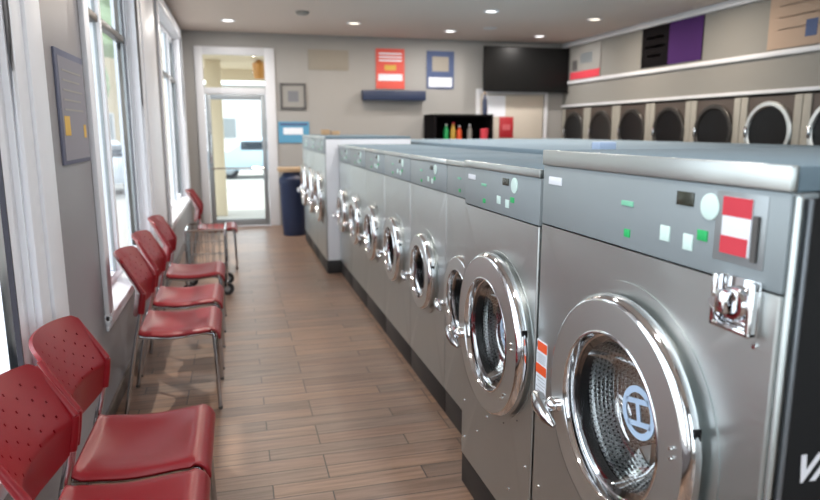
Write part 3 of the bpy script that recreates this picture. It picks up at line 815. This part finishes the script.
# ------------------------------------------------------------------ ceiling downlights
def lamp(x, y, warm, label, e=20):
    t = thing('downlight', label, 'ceiling light', (x, y, ZC), group='recessed ceiling downlights')
    MB().lathe([(-.001,.085),(-.008,.085),(-.010,.065),(-.002,.06)], n=32).build('trim_ring', 'white', t)
    MB().lathe([(-.003,.062),(-.004,0)], n=24).build('bulb', 'lampy' if warm else 'lampw', t)
    ld = bpy.data.lights.new('downlight_lamp', 'AREA'); ld.shape = 'DISK'; ld.size = .12*K; ld.energy = e; ld.color = (1, .86, .72) if warm else (1, .95, .9)
    lo = bpy.data.objects.new('downlight_lamp', ld); C.objects.link(lo); lo.parent = t; lo.location = (0, 0, -.012*K)
for a in ((1.41, 7.9, 1, 'warm downlight above the red poster'), (2.70, 8.2, 0, 'cool downlight above the blue poster'), (2.68, 6.76, 0, 'cool downlight at the top, left of the television'),
          (4.0, 8.33, 0, 'cool downlight over the television'), (4.0, 6.93, 1, 'warm downlight right of the television'), (-.02, 8.07, 0, 'cool downlight over the back door'),
          (.35, 6.35, 1, 'warm downlight over the aisle at the top edge'), (4.0, 5.5, 1, 'warm downlight at the ceiling edge above the purple poster'),
          (1.3, 4.9, 0, 'downlight over the far washers'), (2.6, 4.9, 0, 'downlight over the blue counter'), (.35, 3.3, 0, 'downlight over the aisle chairs'), (2.2, 2.6, 0, 'downlight over the counter near end'), (.3, .9, 0, 'downlight over the nearest washer'), (2.0, -.6, 0, 'downlight near the front of the room')):
    lamp(*a)
t = thing('smoke_detector', 'small round grey detector on the ceiling near the back', 'detector', (.75, 7.3, ZC))
MB().lathe([(0,.07),(-.02,.07),(-.035,.05),(-.038,0)], n=28).build('housing', 'greyp', t)
t = thing('ceiling_vent', 'small round ceiling vent between two cool downlights', 'vent', (3.1, 7.85, ZC))
MB().lathe([(0,.09),(-.006,.09),(-.012,.07),(-.006,.055),(-.012,.04),(-.006,.02),(-.006,0)], n=28).build('diffuser', 'trimw', t)

# ------------------------------------------------------------------ red chairs
def make_chair(label, loc):
    t = thing('chair', label, 'chair', loc, 0, 'red chairs in a row along the window wall')
    def seat(u, v):
        x = -.17+.355*u; y = (v-.5)*.40
        s = 1-(2*v-1)**2
        z = .392 - .030*s*math.sin(PI*min(1, u/.82))**.8 if u < .82 else .392
        if u > .84:
            k = (u-.84)/.16; x = -.17+.355*.84+.045*math.sin(k*PI/2*1.05); z = .392-.045*(1-math.cos(k*PI/2*1.05))
        # side edges turn down a little in the middle of their length
        e = abs(2*v-1)
        z -= .014*max(0, (e-.86)/.14)**2*(1 if u < .84 else .2) + .010*max(0, (e-.7)/.3)*math.sin(PI*min(1,u/.84))**2
        if u < .06: z += .008*(1-u/.06)
        # rounded rear corners
        if u < .12: y *= 1-.05*(1-u/.12)**2
        return (x, y, z)
    MB().grid(seat, 36, 28).build('seat', 'chair', t, ang=60, solid=.011, bev=.003)
    NU, NV = 66, 40
    def back(u, v):
        a = 2*u-1
        ztop = .736-.012*a*a-.018*max(0, (abs(a)-.88)/.12)**2
        zbot = .487-.038*(1-a**4)
        z = zbot+(ztop-zbot)*v
        if z < .565: x = -.150+.012*(z-.487)/.078
        else:
            k = (z-.565)/.171; x = -.138-.076*k-.008*k*k
        x -= .048*(1-abs(a)**2.2)
        y = .203*a*(1-.035*max(0, v-.7)/.3)
        return (x, y, z)
    holes = set()
    for r_ in range(7):
        j = 16+r_*3
        for c_ in range(5):
            i = 9+c_*11+(5 if r_ % 2 else 0)
            if i < NU-7: holes.add((i, j))
    MB().grid(back, NU, NV, lambda i, j: (i, j) in holes).build('backrest', 'chair', t, ang=60, solid=.010)
    for s in (-1, 1):                                  # moulded sleeves and rounded side edges
        e = MB(); e.tube([(-.154, s*.199, .485), (-.146, s*.200, .53), (-.139, s*.200, .575)], [.015,.015,.013], 12, sub=3)
        e.tube([(-.139, s*.200, .575), (-.174, s*.199, .64), (-.214, s*.194, .712)], [.012, .009, .007], 12, sub=3)
        e.build('backrest_edge', 'chair', t, ang=60)
        f = MB(); f.tube([(-.154, s*.196, .50), (-.165, s*.192, .44), (-.19, s*.190, .33), (-.25, s*.188, .0)], .0095, 12, sub=4)
        f.build('leg', 'legchrome', t)
        f = MB(); f.tube([(.095, s*.165, .365), (.135, s*.168, .360), (.150, s*.172, .325), (.160, s*.188, .0)], .0095, 12, sub=5)
        f.build('leg', 'legchrome', t)
        f = MB(); f.tube([(-.175, s*.172, .372), (-.05, s*.165, .352), (.095, s*.165, .365)], .0085, 10, sub=4)
        f.tube([(-.175, s*.172, .372), (-.178, s*.190, .385)], .0085, 10)
        f.build('seat_rail', 'legchrome', t)
        for xx in (-.25, .16): MB().cyl((xx, s*.188, 0), .0100, .012, 'z', 12).build('foot', 'darkframe', t)
    MB().tube([(-.05, -.165, .350), (-.05, .165, .350)], .0075, 10).build('cross_bar', 'legchrome', t)
    return t
cl = ['nearest red chair, at the bottom left corner of the photo', 'second red chair, behind the nearest one', 'third red chair after the gap, its legs fully in view',
      'fourth red chair, beside the window sill', 'fifth red chair, in front of the wheeled cart', 'far lone red chair beyond the wheeled cart']
cy_ = [1.495, 1.925, 3.175, 3.70, 4.38, 6.35]
c0 = make_chair(cl[0], (-.285, cy_[0], 0))
for i in range(1, 6):
    c = copy_tree(c0); c.location = Vector((-.285 if i < 5 else -.20, cy_[i], 0))*K; c['label'] = cl[i]

# ------------------------------------------------------------------ laundry cart
t = thing('laundry_cart', 'chrome wire laundry cart on black wheels past the red chairs', 'cart', (-.26, 5.37, 0))
hx, hy = .145, .19
for sx in (-1, 1):
    for sy_ in (-1, 1):
        wq = MB().lathe([(-.012,.020),(-.014,.046),(-.006,.052),(.006,.052),(.014,.046),(.012,.020)], (sx*hx, sy_*hy, .052), 'y', 28, closed=True).build('wheel', 'wheel', t)
        MB().lathe([(-.013,0),(-.013,.022),(.013,.022),(.013,0)], (sx*hx, sy_*hy, .052), 'y', 20).build('hub', 'alu', wq)
        MB().tube([(sx*hx, sy_*hy+.018, .052), (sx*hx, sy_*hy+.018, .115), (sx*hx, sy_*hy-.018, .115), (sx*hx, sy_*hy-.018, .052)], .004, 8).build('caster_fork', 'chrome', t)
        MB().tube([(sx*hx, sy_*hy, .11), (sx*hx, sy_*hy, .52)], .009, 10).build('post', 'chrome', t)
for z in (.18, .52):
    MB().tube([(-hx,-hy,z),(hx,-hy,z),(hx,hy,z),(-hx,hy,z),(-hx,-hy,z)], .008, 8).build('frame_rail', 'chrome', t)
m = MB()
for z in (.26, .34, .43):
    m.tube([(-hx,-hy,z),(hx,-hy,z),(hx,hy,z),(-hx,hy,z),(-hx,-hy,z)], .0025, 6)
for k in range(1, 9):
    y = -hy+2*hy*k/9
    m.tube([(-hx,y,.52),(-hx,y,.18),(hx,y,.18),(hx,y,.52)], .0025, 6)
for k in range(1, 6):
    x = -hx+2*hx*k/6
    m.tube([(x,-hy,.52),(x,-hy,.18),(x,hy,.18),(x,hy,.52)], .0025, 6)
m.build('wire_basket', 'alu', t)
